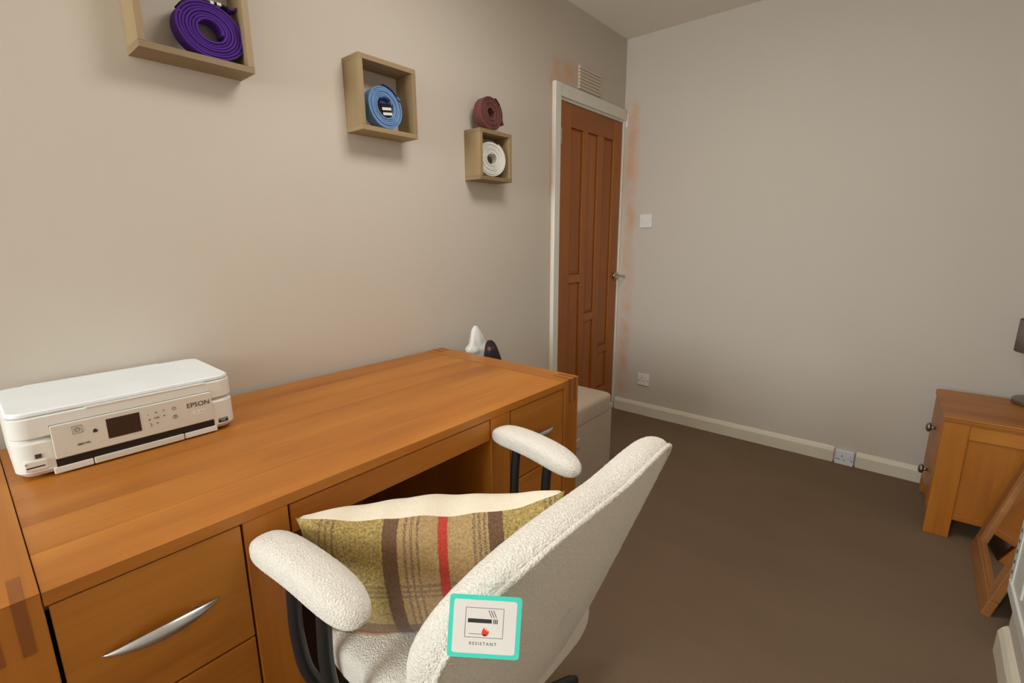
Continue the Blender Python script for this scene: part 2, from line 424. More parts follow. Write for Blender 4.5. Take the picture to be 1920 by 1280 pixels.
box('window_sill', W0-.04, W1+.04, FY-.03, FY+.05, Z0-.03, Z0, WHITE_PAINT, win, 0.006)

def skirt(name, axis, a0, a1, pos, sgn, h=0.088, th=0.018, mat=CREAM_PAINT, rough_ends=False):
    """board with a chamfered top, a little uneven from many coats of paint"""
    bm = bmesh.new(); n = max(2, int((a1-a0)/0.06)); rings = []
    for i in range(n+1):
        t = a0+(a1-a0)*i/n
        j = (noise.noise(Vector((t*9, pos, 1)))*0.0016) ; k = noise.noise(Vector((t*14, pos, 5)))*0.003
        prof = [(0.0, -0.002), (th+j, -0.002), (th+j, h*0.74+k*.4), (th*0.62+j, h*0.90+k), (0.004, h+k), (0.0, h+k)]
        ring = []
        for d, z in prof:
            p = (t, pos+sgn*d, z) if axis == 'x' else (pos+sgn*d, t, z)
            ring.append(bm.verts.new(p))
        rings.append(ring)
    for A, B in zip(rings, rings[1:]):
        for k in range(6): bm.faces.new((A[k], A[(k+1) % 6], B[(k+1) % 6], B[k]))
    bm.faces.new(rings[0]); bm.faces.new(rings[-1][::-1])
    return struct(from_bm(name, bm, mat))
skirt('baseboard_back', 'x', 0.022, 1.396, LY, -1)
skirt('baseboard_back.001', 'x', 1.500, AX, LY, -1, h=0.084)
skirt('baseboard_left', 'y', FY, 2.262, 0.0, 1, th=0.014)
skirt('baseboard_right', 'y', FY, AY, WX, -1, h=0.098, th=0.020)
skirt('baseboard_right.001', 'y', AY, LY-0.02, AX, -1)

# ------------------------------------------------------------------ door and its trim
tr = struct(bpy.data.objects.new('trim_1', None)); COL.objects.link(tr)
box('architrave_leg', -0.002, 0.024, 2.266, 2.322, 0, 2.066, WHITE_PAINT, tr, 0.005)
box('architrave_head', -0.002, 0.020, 2.322, 3.084, 2.000, 2.066, WHITE_PAINT, tr, 0.004)
box('door_jamb', -0.07, 0.006, 2.320, 2.344, 0, 1.992, WHITE_PAINT, tr, 0.002)
box('door_jamb', -0.07, 0.010, 3.074, 3.0885, 0, 2.002, WHITE_PAINT, tr, 0.002)
box('door_head_jamb', -0.07, 0.006, 2.344, 3.074, 1.988, 2.003, WHITE_PAINT, tr, 0.002)
dr = struct(bpy.data.objects.new('door_1', None)); COL.objects.link(dr)
D0, D1, DB, DTP = 2.346, 3.072, 0.012, 1.986
xa, xb = -0.042, -0.002
cols = [(2.461, 2.593, 0.972), (2.647, 2.767, 0.711), (2.833, 2.964, 0.459)]
PT, PB = 1.865, 0.20
box('stile', xa, xb, D0, cols[0][0], DB, DTP, DOORZ, dr, 0.002)
box('stile', xa, xb, cols[2][1], D1, DB, DTP, DOORZ, dr, 0.002)
box('top_rail', xa, xb, cols[0][0], cols[2][1], PT, DTP, DOORY, dr, 0.0015)
box('bottom_rail', xa, xb, cols[0][0], cols[2][1], DB, PB, DOORY, dr, 0.0015)
for i in (0, 1): box('muntin', xa, xb, cols[i][1], cols[i+1][0], PB, PT, DOORZ, dr, 0.002)
for y0, y1, br in cols:
    box('cross_rail', xa, xb, y0, y1, br, br+0.05, DOORY, dr, 0.0015)
    for z0, z1 in ((br+0.05, PT), (PB, br)):
        bm = bmesh.new()                       # raised-and-fielded panel
        bbox(bm, xa+.010, xb-.013, y0-.004, y1+.004, z0-.004, z1+.004)
        t = bmesh.new(); x_ = xb-.013
        o_ = [(x_, y0, z0), (x_, y1, z0), (x_, y1, z1), (x_, y0, z1)]
        i_ = [(x_+.006, y0+.022, z0+.022), (x_+.006, y1-.022, z0+.022), (x_+.006, y1-.022, z1-.022), (x_+.006, y0+.022, z1-.022)]
        O = [bm.verts.new(p) for p in o_]; I = [bm.verts.new(p) for p in i_]
        for k in range(4): bm.faces.new((O[k], O[(k+1) % 4], I[(k+1) % 4], I[k]))
        bm.faces.new(I); t.free()
        from_bm('panel', bm, DOORZ, dr)
for z in (1.76, 0.22):
    h = box('hinge', -0.006, 0.010, 2.338, 2.352, z, z+0.085, NICKEL, dr, 0.003)
hd = cylo('handle', (0.006, 3.035, 0.985), 0.025, 0.012, 'x', NICKEL, dr, bev=0.002); hd['label'] = 'dull metal lever handle'
tubeo('lever', smoothpath([(0.010, 3.035, 0.985), (0.045, 3.035, 0.985), (0.056, 3.028, 0.985), (0.058, 2.99, 0.985), (0.056, 2.945, 0.983)], 6), 0.0085, NICKEL, hd)

# ------------------------------------------------------------------ fittings on the walls
v = thing('wall_vent', (0, 2.64, 2.142), 'louvred air vent painted over in wall colour above the door', 'vent')
VENTP = plain('vent_paint', srgb(210, 198, 178), 0.7)
box('backing', -0.004, 0.004, -0.122, 0.122, -0.062, 0.064, VENTP, v, 0.001)
for k in range(7):
    z = -0.054+k*0.0176
    bm = bmesh.new(); bbox(bm, -0.002, 0.012, -0.120, 0.120, -0.0056, 0.0056, 0.0015)
    bmesh.ops.rotate(bm, verts=bm.verts, cent=(0.006, 0, 0), matrix=Matrix.Rotation(math.radians(24), 3, 'Y'))
    bmesh.ops.translate(bm, verts=bm.verts, vec=(0, 0, z)); from_bm('slat', bm, VENTP, v)

s = thing('light_switch', (0.193, LY, 1.3525), 'white square light switch on the wall beside the door', 'light switch')
box('plate', -0.043, 0.043, -0.010, 0.001, -0.043, 0.043, SOCKET_PL, s, 0.003)
box('rocker', -0.011, 0.011, -0.0145, -0.008, -0.019, 0.013, SOCKET_PL, s, 0.002)
for x in (-0.030, 0.030): cylo('screw', (x, -0.0103, 0), 0.003, 0.002, 'y', STEEL, s, 12)
def socket(loc, label, mat, d):
    s = thing('wall_socket', loc, label, 'socket', rz=0)
    box('plate', -0.043, 0.043, -d, 0.001, -0.043, 0.043, mat, s, 0.003)
    for (x, z, w_, h_) in ((-0.012, 0.012, 0.004, 0.009), (-0.023, -0.009, 0.007, 0.004), (0.000, -0.009, 0.007, 0.004)):
        box('pin_slot', x-w_/2, x+w_/2, -d-.0006, -d+.002, z-h_/2, z+h_/2, BLACK, s, 0)
    for x in (-0.033, 0.033): cylo('screw', (x, -d-.0004, -0.006), 0.0032, 0.003, 'y', PEWTER, s, 12)
    box('switch', 0.013, 0.027, -d-.004, -d+.002, 0.004, 0.026, mat, s, 0.0015)
    return s
socket((0.2365, LY, 0.2607), 'white single socket on the back wall below the light switch', SOCKET_PL, 0.010)
socket((1.449, LY, 0.036), 'white single socket set into the gap in the skirting board', SOCKET_COOL, 0.022)

# ------------------------------------------------------------------ box shelves
def shelf(y, z, s, label, th=0.0165, d=0.0984):
    t = thing('box_shelf', (0, y+s/2, z), label, 'shelf', 'square box shelves on the wall')
    h = s/2
    box('bottom_panel', 0, d, -h, h, 0, th, SHY, t, 0.0006, 1)
    box('top_panel', 0, d, -h, h, s-th, s, SHY, t, 0.0006, 1)
    box('side_panel', 0, d, -h, -h+th, th, s-th, SHZ, t, 0.0006, 1)
    box('side_panel', 0, d, h-th, h, th, s-th, SHZ, t, 0.0006, 1)
    return t
shelf(0.3987, 1.7081, 0.2729, 'largest square oak box shelf, holding the purple belt')
shelf(1.0142, 1.6153, 0.2420, 'middle-sized square oak box shelf, holding the light blue belt')
shelf(1.5980, 1.5013, 0.2127, 'smallest square oak box shelf, holding the white belt')

def belt(name, loc, rad, r_in, turns, width, mat, label, tilt, rz, start, squash=1.0, clockwise=1):
    """coil of flat cotton belt, axis along local +x, centre at the origin of the thing"""
    t = thing(name, loc, label, 'belt', 'rolled martial arts belts')
    t.rotation_euler = (0, tilt, rz)
    n = int(turns*56); pitch = (rad-r_in)/turns; th = pitch*0.74
    bm = bmesh.new(); prev = None
    for i in range(n+1):
        a = start+clockwise*2*math.pi*turns*i/n; rr = r_in+(rad-r_in)*i/n
        jit = 0.0016*math.sin(2.3*turns*i/n)
        q = []
        for (dr_, x_) in ((-th/2, -width/2), (-th*.1, -width/2-th*.18), (th/2, -width/2), (th/2, width/2), (th*.1, width/2+th*.18), (-th/2, width/2)):
            r_ = rr-th/2+dr_
            q.append(bm.verts.new((x_+jit, math.cos(a)*r_, math.sin(a)*r_*squash)))
        if prev:
            for k in range(6): bm.faces.new((prev[k], prev[(k+1) % 6], q[(k+1) % 6], q[k]))
        else: bm.faces.new(q)
        prev = q
    bm.faces.new(prev[::-1])
    from_bm('coil', bm, mat, t)
    return t, th
def strip(name, pts, th, width, mat, parent):
    """flat strap following points in the local y-z plane, width along x"""
    bm = bmesh.new(); prev = None; P_ = [Vector(p) for p in pts]
    for i, p in enumerate(P_):
        d = (P_[min(i+1, len(P_)-1)]-P_[max(i-1, 0)]).normalized(); nrm = Vector((0, -d.z, d.y))
        q = [bm.verts.new(p+nrm*sg*th/2+Vector((sx*width/2, 0, 0))) for sg, sx in ((-1, -1), (1, -1), (1, 1), (-1, 1))]
        if prev:
            for k in range(4): bm.faces.new((prev[k], prev[(k+1) % 4], q[(k+1) % 4], q[k]))
        else: bm.faces.new(q)
        prev = q
    bm.faces.new(prev[::-1]); return from_bm(name, bm, mat, parent)
def arc(r, a0, a1, n=14, x=0): return [Vector((x, math.cos(a0+(a1-a0)*i/n)*r, math.sin(a0+(a1-a0)*i/n)*r)) for i in range(n+1)]

BW = 0.040
# purple
r = 0.089; t, th = belt('rolled_belt', (0.054, 0.577, 1.7081+0.0165+r*.83), r, 0.034, 7, BW, PURPLE, 'rolled purple belt with a black and white striped end', -0.07, 0.04, -0.2, 0.83)
A = math.radians
SQ = 0.83
strip('black_bar', [Vector((0, p.y, p.z*SQ)) for p in arc(0.0862, A(140), A(84))], 0.005, BW, BLACKF, t)
strip('black_bar', [Vector((0, 0.006, 0.0716)), Vector((0, 0.030, 0.0745)), Vector((0, 0.054, 0.0725))], 0.0052, BW, BLACKF, t)
strip('white_stripe', [Vector((0, 0.008, 0.0720)), Vector((0, 0.017, 0.0731))], 0.0068, BW+.001, WHITEF, t)
strip('white_stripe', [Vector((0, 0.025, 0.0740)), Vector((0, 0.036, 0.0744))], 0.0068, BW+.001, WHITEF, t)
strip('belt_end', smoothpath([(0, 0.052, 0.0727), (0, 0.066, 0.0720), (0, 0.080, 0.081)], 5), 0.005, BW, PURPLE, t)
# light blue
r = 0.076; t, th = belt('rolled_belt', (0.056, 1.129, 1.6153+0.0165+r), r, 0.038, 6, BW, BLUEF, 'rolled light blue belt with a black and white bar in its middle', -0.10, 0.06, 0.4)
strip('black_bar', arc(r+.002, A(88), A(38)), 0.004, BW, NAVYF, t)
strip('belt_end', smoothpath([(0, 0.060, 0.049), (0, 0.067, 0.043), (0, 0.074, 0.040)], 4), 0.004, BW, BLUEF, t)
strip('belt_end', smoothpath([(0.012, -0.026, 0.024), (0.014, -0.004, 0.030), (0.016, 0.016, 0.022)], 5), 0.005, 0.034, NAVYF, t)
def slab(name, y0, z0, y1, z1, hw, mat, x):
    bm = bmesh.new(); d = Vector((0, y1-y0, z1-z0)); l = d.length; d.normalize(); s_ = Vector((0, -d.z, d.y))
    mid = Vector((x, (y0+y1)/2, (z0+z1)/2)); t_ = bmesh.new(); bbox(t_, -0.003, 0.003, -l/2, l/2, -hw, hw, 0.0015)
    t_.transform(Matrix((Vector((1, 0, 0)), d, s_)).transposed().to_4x4()); t_.transform(Matrix.Translation(mid))
    me = bpy.data.meshes.new('t'); t_.to_mesh(me); t_.free(); bm.from_mesh(me); bm.free()
    return link(name, me, mat, t)
slab('belt_end', 0.002, 0.036, 0.004, 0.012, 0.025, NAVYF, 0.014)
slab('black_bar', 0.004, 0.012, 0.012, -0.037, 0.021, BLACKF, 0.014)
slab('white_stripe', 0.007, 0.001, 0.0085, -0.009, 0.0215, WHITEF, 0.015)
slab('white_stripe', 0.0095, -0.016, 0.011, -0.026, 0.0215, WHITEF, 0.015)
# white
r = 0.079; t, th = belt('rolled_belt', (0.056, 1.700, 1.5013+0.0165+r), r, 0.027, 8, BW, WHITEF, 'rolled plain white belt', -0.08, -0.25, 1.0)
# red-brown, standing on top of the small shelf
r = 0.074; t, th = belt('rolled_belt', (0.060, 1.690, 1.5013+0.2127+r), r, 0.026, 7, BW, BROWNF, 'rolled reddish-brown belt standing on top of a box shelf', -0.06, 0.0, 0.6)
strip('black_bar', arc(r+.002, A(62), A(-6)), 0.005, BW, BLACKF, t)
strip('belt_end', smoothpath([(0, 0.0755, -0.010), (0, 0.0765, -0.024), (0, 0.083, -0.038)], 5), 0.006, BW, BROWNF, t)

# ------------------------------------------------------------------ desk
dk = thing('writing_desk', (0.38, 0.667, 0), 'honey oak writing desk with two drawer pedestals along the wall', 'desk')
ox, oy = 0.38, 0.667
def db(name, x0, x1, y0, y1, z0, z1, mat, parent=dk, bev=0.0015): return box(name, x0-ox, x1-ox, y0-oy, y1-oy, z0, z1, mat, parent, bev)
XB, XF, DZ = 0.022, 0.7464, 0.7604
YL0, YL1, YR0, YR1 = -0.073, 0.0135, 1.3195, 1.4074
for (y0, y1) in ((YL0, YL1), (YR0, YR1)):
    e = db('end_panel', XB, XF, y0, y1, 0, DZ, WOODZ, dk, 0.003)
    capo = db('end_cap', XB+.0, XF+.0003, y0+.0005, y1-.0005, DZ-.002, DZ+.0008, WOODX, e, 0.0004)
    # finger joints showing on top and front, front and rear
    for k in (0.30, 0.66):
        yy = y0+(y1-y0)*k
        f = db('finger_joint', XF-.070, XF+.0010, yy, yy+.014, DZ-.085, DZ+.0014, wood('joint_oak_%d' % (k*100), 'z', srgb(112, 60, 20), srgb(138, 78, 28), srgb(150, 90, 38)) if ('joint_oak_%d' % (k*100)) not in bpy.data.materials else bpy.data.materials['joint_oak_%d' % (k*100)], e, 0.0003)
        g_ = db('finger_joint', XB, XB+.060, yy, yy+.014, DZ-.010, DZ+.0014, bpy.data.materials['joint_oak_%d' % (k*100)], e, 0.0003)
# top built of boards running along the desk
edges = [XB, 0.135, 0.262, 0.372, 0.505, 0.620, XF]
for a, b_ in zip(edges, edges[1:]): db('top_board', a, b_-0.0002, YL1+.001, YR0-.001, DZ-.023, DZ-.0006, WOODY, dk, 0.0006)
db('carcase_top', XB+.01, XF-.02, YL1, YR0, DZ-.040, DZ-.023, WOODY, dk, 0)
for (y0, y1) in ((0.277, 0.360), (0.946, 1.030)):
    db('inner_upright', XB+.01, XF-.001, y0, y1, 0, DZ-.0235, WOODZ, dk, 0.002)
db('apron_drawer', XF-.022, XF-.002, 0.364, 0.942, 0.672, DZ-.026, WOODY, dk, 0.002)
db('back_panel', XB+.004, XB+.016, YL1, YR0, 0.05, DZ-.03, WOODY, dk, 0)
def handle(parent, yc, zc, xf, ln=0.165):
    bm = bmesh.new(); n = 24; rings = []
    for i in range(n+1):
        u = -1+2*i/n; k = max(0.0, 1-u*u)
        hw = 0.0005+0.0130*k**0.9; out = 0.002+0.022*k**0.8; tk = 0.0008+0.004*k**.6
        ring = []
        for j in range(10):
            a_ = 2*math.pi*j/10
            ring.append(bm.verts.new((xf+out+math.cos(a_)*tk-ox - 0.004*abs(math.sin(a_))*k, yc+u*ln/2-oy, zc+0.006*k*0-0.004*(1-k)*0+math.sin(a_)*hw)))
        rings.append(ring)
    for A_, B_ in zip(rings, rings[1:]):
        for j in range(10): bm.faces.new((A_[j], A_[(j+1) % 10], B_[(j+1) % 10], B_[j]))
    bm.faces.new(rings[0][::-1]); bm.faces.new(rings[-1])
    for s_ in (-.5, .5): cyl(bm, Vector((xf+.008-ox, yc+s_*ln*.55-oy, zc)), 0.0035, 0.018, 'x', 10)
    o = from_bm('handle', bm, STEEL, parent, True); o['label'] = 'slim bowed brushed steel handle'; return o
for (y0, y1) in ((0.0185, 0.2735), (1.0345, 1.3155)):
    for z0, z1 in ((0.500, 0.7345), (0.262, 0.496), (0.024, 0.258)):
        d_ = db('drawer', XF-.022, XF-.002, y0, y1, z0, z1, WOODY, dk, 0.002)
        handle(d_, (y0+y1)/2-.004, z0+0.118, XF-.002)
    db('pedestal_floor', XB+.02, XF-.03, y0, y1, 0.02, 0.04, WOODX, dk, 0)
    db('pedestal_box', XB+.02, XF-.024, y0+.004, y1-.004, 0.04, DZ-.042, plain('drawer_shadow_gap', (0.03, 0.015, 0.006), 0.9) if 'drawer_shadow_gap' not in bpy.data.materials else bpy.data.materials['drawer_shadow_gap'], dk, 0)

# ------------------------------------------------------------------ printer
PX, PY = 0.16, 0.234
pr_ = thing('inkjet_printer', (PX, PY, DZ+.0014), 'white inkjet printer with a small screen standing on the desk', 'printer', rz=math.radians(0))
def rbox(name, x0, x1, y0, y1, z0, z1, r_, mat, parent, zb=0.003, taper=0.0):
    """box with rounded vertical corners (plan radius r_) and softened top/bottom"""
    bm = bmesh.new(); lev = [(z0, zb), (z0+zb, 0), (z1-zb, 0), (z1, zb)]; rings = []
    for (z, ins) in lev:
        ring = []; tp = taper*(z1-z)/(z1-z0)
        a0, a1, b0, b1 = x0+ins+tp, x1-ins-tp, y0+ins+tp, y1-ins-tp; rr = max(.001, r_-ins)
        for (cx, cy, s0) in ((a1-rr, b1-rr, 0), (a0+rr, b1-rr, 90), (a0+rr, b0+rr, 180), (a1-rr, b0+rr, 270)):
            for k in range(7):
                a_ = math.radians(s0+15*k); ring.append(bm.verts.new((cx+rr*math.cos(a_), cy+rr*math.sin(a_), z)))
        rings.append(ring)
    for A_, B_ in zip(rings, rings[1:]):
        n = len(A_)
        for k in range(n): bm.faces.new((A_[k], A_[(k+1) % n], B_[(k+1) % n], B_[k]))
    bm.faces.new(rings[0][::-1]); bm.faces.new(rings[-1])
    o = from_bm(name, bm, mat, parent, True); o.data.set_sharp_from_angle(angle=math.radians(30)); return o
XFp = 0.138    # local x of the front
bdy = rbox('body', -0.136, XFp, -0.206, 0.206, 0.006, 0.086, 0.032, PLASTIC, pr_, 0.010)
box('foot', -0.10, 0.115, -0.17, 0.17, 0.0, 0.010, BLACK, pr_, 0.001)
rbox('scanner_unit', -0.136, XFp, -0.206, 0.206, 0.0875, 0.131, 0.032, PLASTIC, pr_, 0.002)
lid = rbox('scanner_lid', -0.132, XFp-.006, -0.204, 0.204, 0.1318, 0.1425, 0.028, PLASTIC_TOP, pr_, 0.003)
box('lid_hinge', -0.148, -0.128, -0.157, 0.117, 0.118, 0.1405, PLASTIC_TOP, lid, 0.003)
box('lid_grip', XFp-.010, XFp+.0012, -0.085, 0.145, 0.1285, 0.1325, PLASTIC, lid, 0.001)
# dark slot behind the control panel and paper output
bm = bmesh.new(); bbox(bm, XFp-.006, XFp+.0012, -0.146, 0.152, 0.012, 0.1085, 0.0); s_ = from_bm('output_slot', bm, BLACK, pr_)
cp = rbox('control_panel', 0, 0.008, -0.149, 0.149, 0, 0.074, 0.002, PANEL_PL, pr_, 0.002)
cp.location = (XFp-.002, 0.003, 0.034)
dcp = box('tray_cover', XFp-.004, XFp+.004, -0.087, 0.083, 0.002, 0.0170, PANEL_PL, pr_, 0.002)
box('front_sill', XFp-.004, XFp+.0028, -0.152, -0.0885, 0.002, 0.0165, PLASTIC, pr_, 0.002)
box('front_sill', XFp-.004, XFp+.0028, 0.0845, 0.157, 0.002, 0.0165, PLASTIC, pr_, 0.002)
sc = box('screen', 0.0075, 0.0088, -0.060, 0.000, 0.018, 0.063, SCREEN, cp, 0.0003)
XP = 0.0085
def pm(y, z): return frame_m((XP, y, z), (0, 1, 0), (0, 0, 1))
text('brand_lettering', 'EPSON', 0.0165, INK, cp, pm(0.118, 0.050), ext=0.0002, space=1.0)
st = box('model_sticker', 0.0078, 0.0085, 0.105, 0.131, 0.026, 0.034, plain('sticker', srgb(236, 232, 224), 0.5), cp, 0)
text('model_lettering', 'XP-445', 0.0062, GREYINK, st, pm(0.118, 0.030), ext=0.0001, space=1.15)
text('button_lettering', 'OK', 0.0075, GREYINK, cp, pm(0.031, 0.040))
def tri(name, y, z, s, ang):
    bm = bmesh.new(); vs_ = [bm.verts.new((XP+.0001, y+s*math.cos(ang+k*2.094), z+s*math.sin(ang+k*2.094))) for k in range(3)]
    bm.faces.new(vs_); return from_bm(name, bm, GREYINK, cp)
tri('arrow_mark', 0.031, 0.053, 0.003, math.pi/2); tri('arrow_mark', 0.031, 0.027, 0.003, -math.pi/2)
tri('arrow_mark', 0.017, 0.039, 0.003, math.pi); tri('arrow_mark', 0.046, 0.041, 0.003, 0)
text('button_lettering', '-', 0.010, GREYINK, cp, pm(0.016, 0.052)); text('button_lettering', '+', 0.009, GREYINK, cp, pm(0.046, 0.054))
def ringm(name, y, z, r_, a0=0, a1=360, rad=0.0006, parent=cp, mat=GREYINK):
    pts = [(XP, y+r_*math.cos(math.radians(a0+(a1-a0)*k/24)), z+r_*math.sin(math.radians(a0+(a1-a0)*k/24))) for k in range(25)]
    return tubeo(name, pts, rad, mat, parent, 6)
ringm('start_mark', 0.067, 0.032, 0.0045); boxes('start_mark', [(XP-.0004, XP+.0004, 0.0665, 0.0675, 0.029, 0.035)], GREYINK, cp)
ringm('stop_mark', 0.067, 0.053, 0.0035)
ringm('return_mark', 0.016, 0.026, 0.0035, -90, 90)
ringm('power_mark', -0.108, 0.055, 0.0042, 120, 420); boxes('power_mark', [(XP-.0004, XP+.0004, -0.1085, -0.1075, 0.055, 0.061)], GREYINK, cp)
pb = [(-0.116, 0.0475), (-0.100, 0.0475), (-0.100, 0.0635), (-0.116, 0.0635)]
tubeo('power_button_outline', [(XP, *p) for p in pb], 0.0005, GREYINK, cp, 6, True)
boxes('wireless_mark', [(XP-.0004, XP+.0003, -0.112, -0.1035, 0.0195, 0.0240)], GREYINK, cp, 0.0004)
text('wireless_lettering', 'WiFi', 0.0075, GREYINK, cp, pm(-0.098, 0.0215), space=0.9)
bm = bmesh.new()
hv_ = [(-0.0835, 0.040), (-0.0765, 0.040), (-0.0765, 0.044), (-0.0750, 0.044), (-0.080, 0.049), (-0.085, 0.044), (-0.0835, 0.044)]
bm.faces.new([bm.verts.new((XP+.0002, *p)) for p in hv_]); from_bm('home_mark', bm, INK, cp)
# memory card slot, stickers
cs = box('card_slot', XFp-.012, XFp+.0018, -0.193, -0.158, 0.020, 0.042, PLASTIC, pr_, 0.002)
box('card_opening', XFp+.001, XFp+.0022, -0.191, -0.163, 0.0275, 0.0300, BLACK, cs, 0)
box('indicator', XFp+.001, XFp+.0022, -0.192, -0.188, 0.0365, 0.0380, GREYINK, cs, 0)
mk = box('format_sticker', XFp-.010, XFp+.0010, -0.175, -0.165, 0.0455, 0.0545, plain('grey_sticker', srgb(70, 66, 62), 0.5), pr_, 0)
sk = box('series_sticker', XFp-.012, XFp+.0010, 0.162, 0.184, 0.0205, 0.0310, BLACK, pr_, 0)
text('series_lettering', 'EXPRESSION\nHOME', 0.0040, PLASTIC, sk, frame_m((XFp+.0012, 0.173, 0.0268), (0, 1, 0), (0, 0, 1)), ext=0.0001)

# ------------------------------------------------------------------ chair
CX, CY = 0.965, 0.625
ch = thing('desk_chair', (CX, CY, 0), 'ivory boucle swivel desk chair with padded arms in front of the desk', 'chair')
fuzzy(superbox('seat', -0.012, 0, 0.418, 0.446, 0.49, 0.105, 0.45, 0.42, BOUCLE, ch, 96, 56), 1, 0.0016)
# backrest shell
def back_outline(n):
    half = [(0.0, 0.385), (0.09, 0.390), (0.163, 0.410), (0.206, 0.455), (0.230, 0.52), (0.256, 0.60), (0.278, 0.68), (0.291, 0.74), (0.288, 0.785), (0.262, 0.830), (0.200, 0.870), (0.112, 0.892), (0.0, 0.897)]
    sm = smoothpath([(0, *p) for p in half], 6)
    pts = [(p.y-.060, p.z) for p in sm] + [(-p.y-.060, p.z) for p in reversed(sm[1:-1])]
    # the shell sits slightly rolled: its far shoulder is a little higher
    pts = [((y if y < -.06 else -.06+(y+.06)*.965), z+(.014+max(0, y+.06)*.10)*(z-.385)/.5) for y, z in pts]
    # even spacing
    L_ = [0]; m_ = len(pts)
    for i in range(m_): L_.append(L_[-1]+math.dist(pts[i], pts[(i+1) % m_]))
    out = []; j = 0
    for k in range(n):
        s_ = L_[-1]*k/n
        while L_[j+1] < s_: j += 1
        u = (s_-L_[j])/(L_[j+1]-L_[j]); a_, b_ = pts[j], pts[(j+1) % m_]
        out.append((a_[0]+(b_[0]-a_[0])*u, a_[1]+(b_[1]-a_[1])*u))
    return out
BKC = (-0.060, 0.64); BT = 0.034
def back_mid(y, z): return 1.286-CX+0.37*(z-0.80)-0.34*(y+.060)**2
NB = 150
outl = back_outline(NB)
prof = [(0.0, -1), (.25, -1.0), (.5, -1.0), (.68, -1.0), (.80, -.99), (.88, -.94), (.94, -.80), (.98, -.52), (1.0, -.1), (1.0, .35), (.985, .72), (.96, .90), (.93, .96), (.90, .97), (.8, 1.0), (.6, 1.06), (.35, 1.1), (.15, 1.12), (0.0, 1.12)]
bm = bmesh.new(); rings = []
for (rho, xo) in prof:
    if rho == 0.0:
        rings.append([bm.verts.new((back_mid(*BKC)+xo*BT, BKC[0], BKC[1]))]); continue
    ring = []
    for (y, z) in outl:
        yy, zz = BKC[0]+(y-BKC[0])*rho, BKC[1]+(z-BKC[1])*rho
        ring.append(bm.verts.new((back_mid(yy, zz)+xo*BT, yy, zz)))
    rings.append(ring)
for A_, B_ in zip(rings, rings[1:]):
    for k in range(NB):
        q = (k+1) % NB
        if len(A_) == 1: bm.faces.new((A_[0], B_[k], B_[q]))
        elif len(B_) == 1: bm.faces.new((A_[k], A_[q], B_[0]))
        else: bm.faces.new((A_[k], A_[q], B_[q], B_[k]))
bk = fuzzy(from_bm('backrest', bm, BOUCLE, ch, True), 2, 0.0016)
pip = []
for y, z in outl:
    y_, z_ = BKC[0]+(y-BKC[0])*.972, BKC[1]+(z-BKC[1])*.972
    pip.append((back_mid(y_, z_)+.90*BT, y_, z_))
fuzzy(tubeo('piping', pip, 0.0045, BOUCLE, bk, 8, True), 1, 0.002)
# armrests
def arm(front, rear, inner):
    f_, r_ = Vector(front), Vector(rear); d = (r_-f_); ln = d.length; d.normalize(); mid = (f_+r_)/2
    side = Vector((-d.y, d.x, 0)).normalized()
    bm = bmesh.new(); n = 56; sg = 40; rings = []
    for i in range(n+1):
        u = -1+2*i/n; k = max(0.0, 1-abs(u)**5)**0.5
        hw, hh = 0.038*max(k, .02), 0.029*max(k, .02)
        c = mid+d*(u*ln/2)+Vector((0, 0, 0.016*(1-u*u)-0.008))
        rings.append([bm.verts.new(c+side*hw*math.copysign(abs(math.cos(2*math.pi*j/sg))**.75, math.cos(2*math.pi*j/sg))+Vector((0, 0, hh*math.copysign(abs(math.sin(2*math.pi*j/sg))**.75, math.sin(2*math.pi*j/sg))))) for j in range(sg)])
    for A_, B_ in zip(rings, rings[1:]):
        for j in range(sg): bm.faces.new((A_[j], A_[(j+1) % sg], B_[(j+1) % sg], B_[j]))
    bm.faces.new(rings[0][::-1]); bm.faces.new(rings[-1])
    return fuzzy(from_bm('arm_pad', bm, BOUCLE, ch, True), 1, 0.0016)
arm((0.748-CX, 0.960-CY, 0.700), (1.064-CX, 0.916-CY, 0.694), -1)
arm((0.752-CX, 0.298-CY, 0.700), (1.066-CX, 0.320-CY, 0.694), 1)
for s_ in (1, -1):
    for xo in (0.838, 0.945):
        y_ = 0.312*s_
        path = smoothpath([(xo+.012-CX, y_, 0.690), (xo+.004-CX, y_, 0.62), (xo-CX, y_*1.0, 0.53), (xo+.004-CX, y_*.965, 0.44), (xo+.014-CX, y_*.85, 0.375), (xo+.022-CX, y_*.62, 0.358), (xo+.025-CX, y_*.25, 0.357)], 7)
        tubeo('arm_frame', path, 0.0125, BLACKMETAL, ch, 14)
box('mechanism', -0.10, 0.10, -0.09, 0.09, 0.325, 0.378, BLACKMETAL, ch, 0.006)
tubeo('back_bracket', smoothpath([(0.05, 0, 0.350), (0.12, 0, 0.347), (0.165, 0, 0.365), (0.192, 0, 0.41), (0.215, 0, 0.47)], 8), 0.014, BLACKMETAL, ch, 12)
cylo('gas_cylinder', (0, 0, 0.215), 0.026, 0.23, 'z', BLACKMETAL, ch, 24)
hb = cylo('base_hub', (0, 0, 0.105), 0.045, 0.07, 'z', BLACKMETAL, ch, 24, bev=0.006)
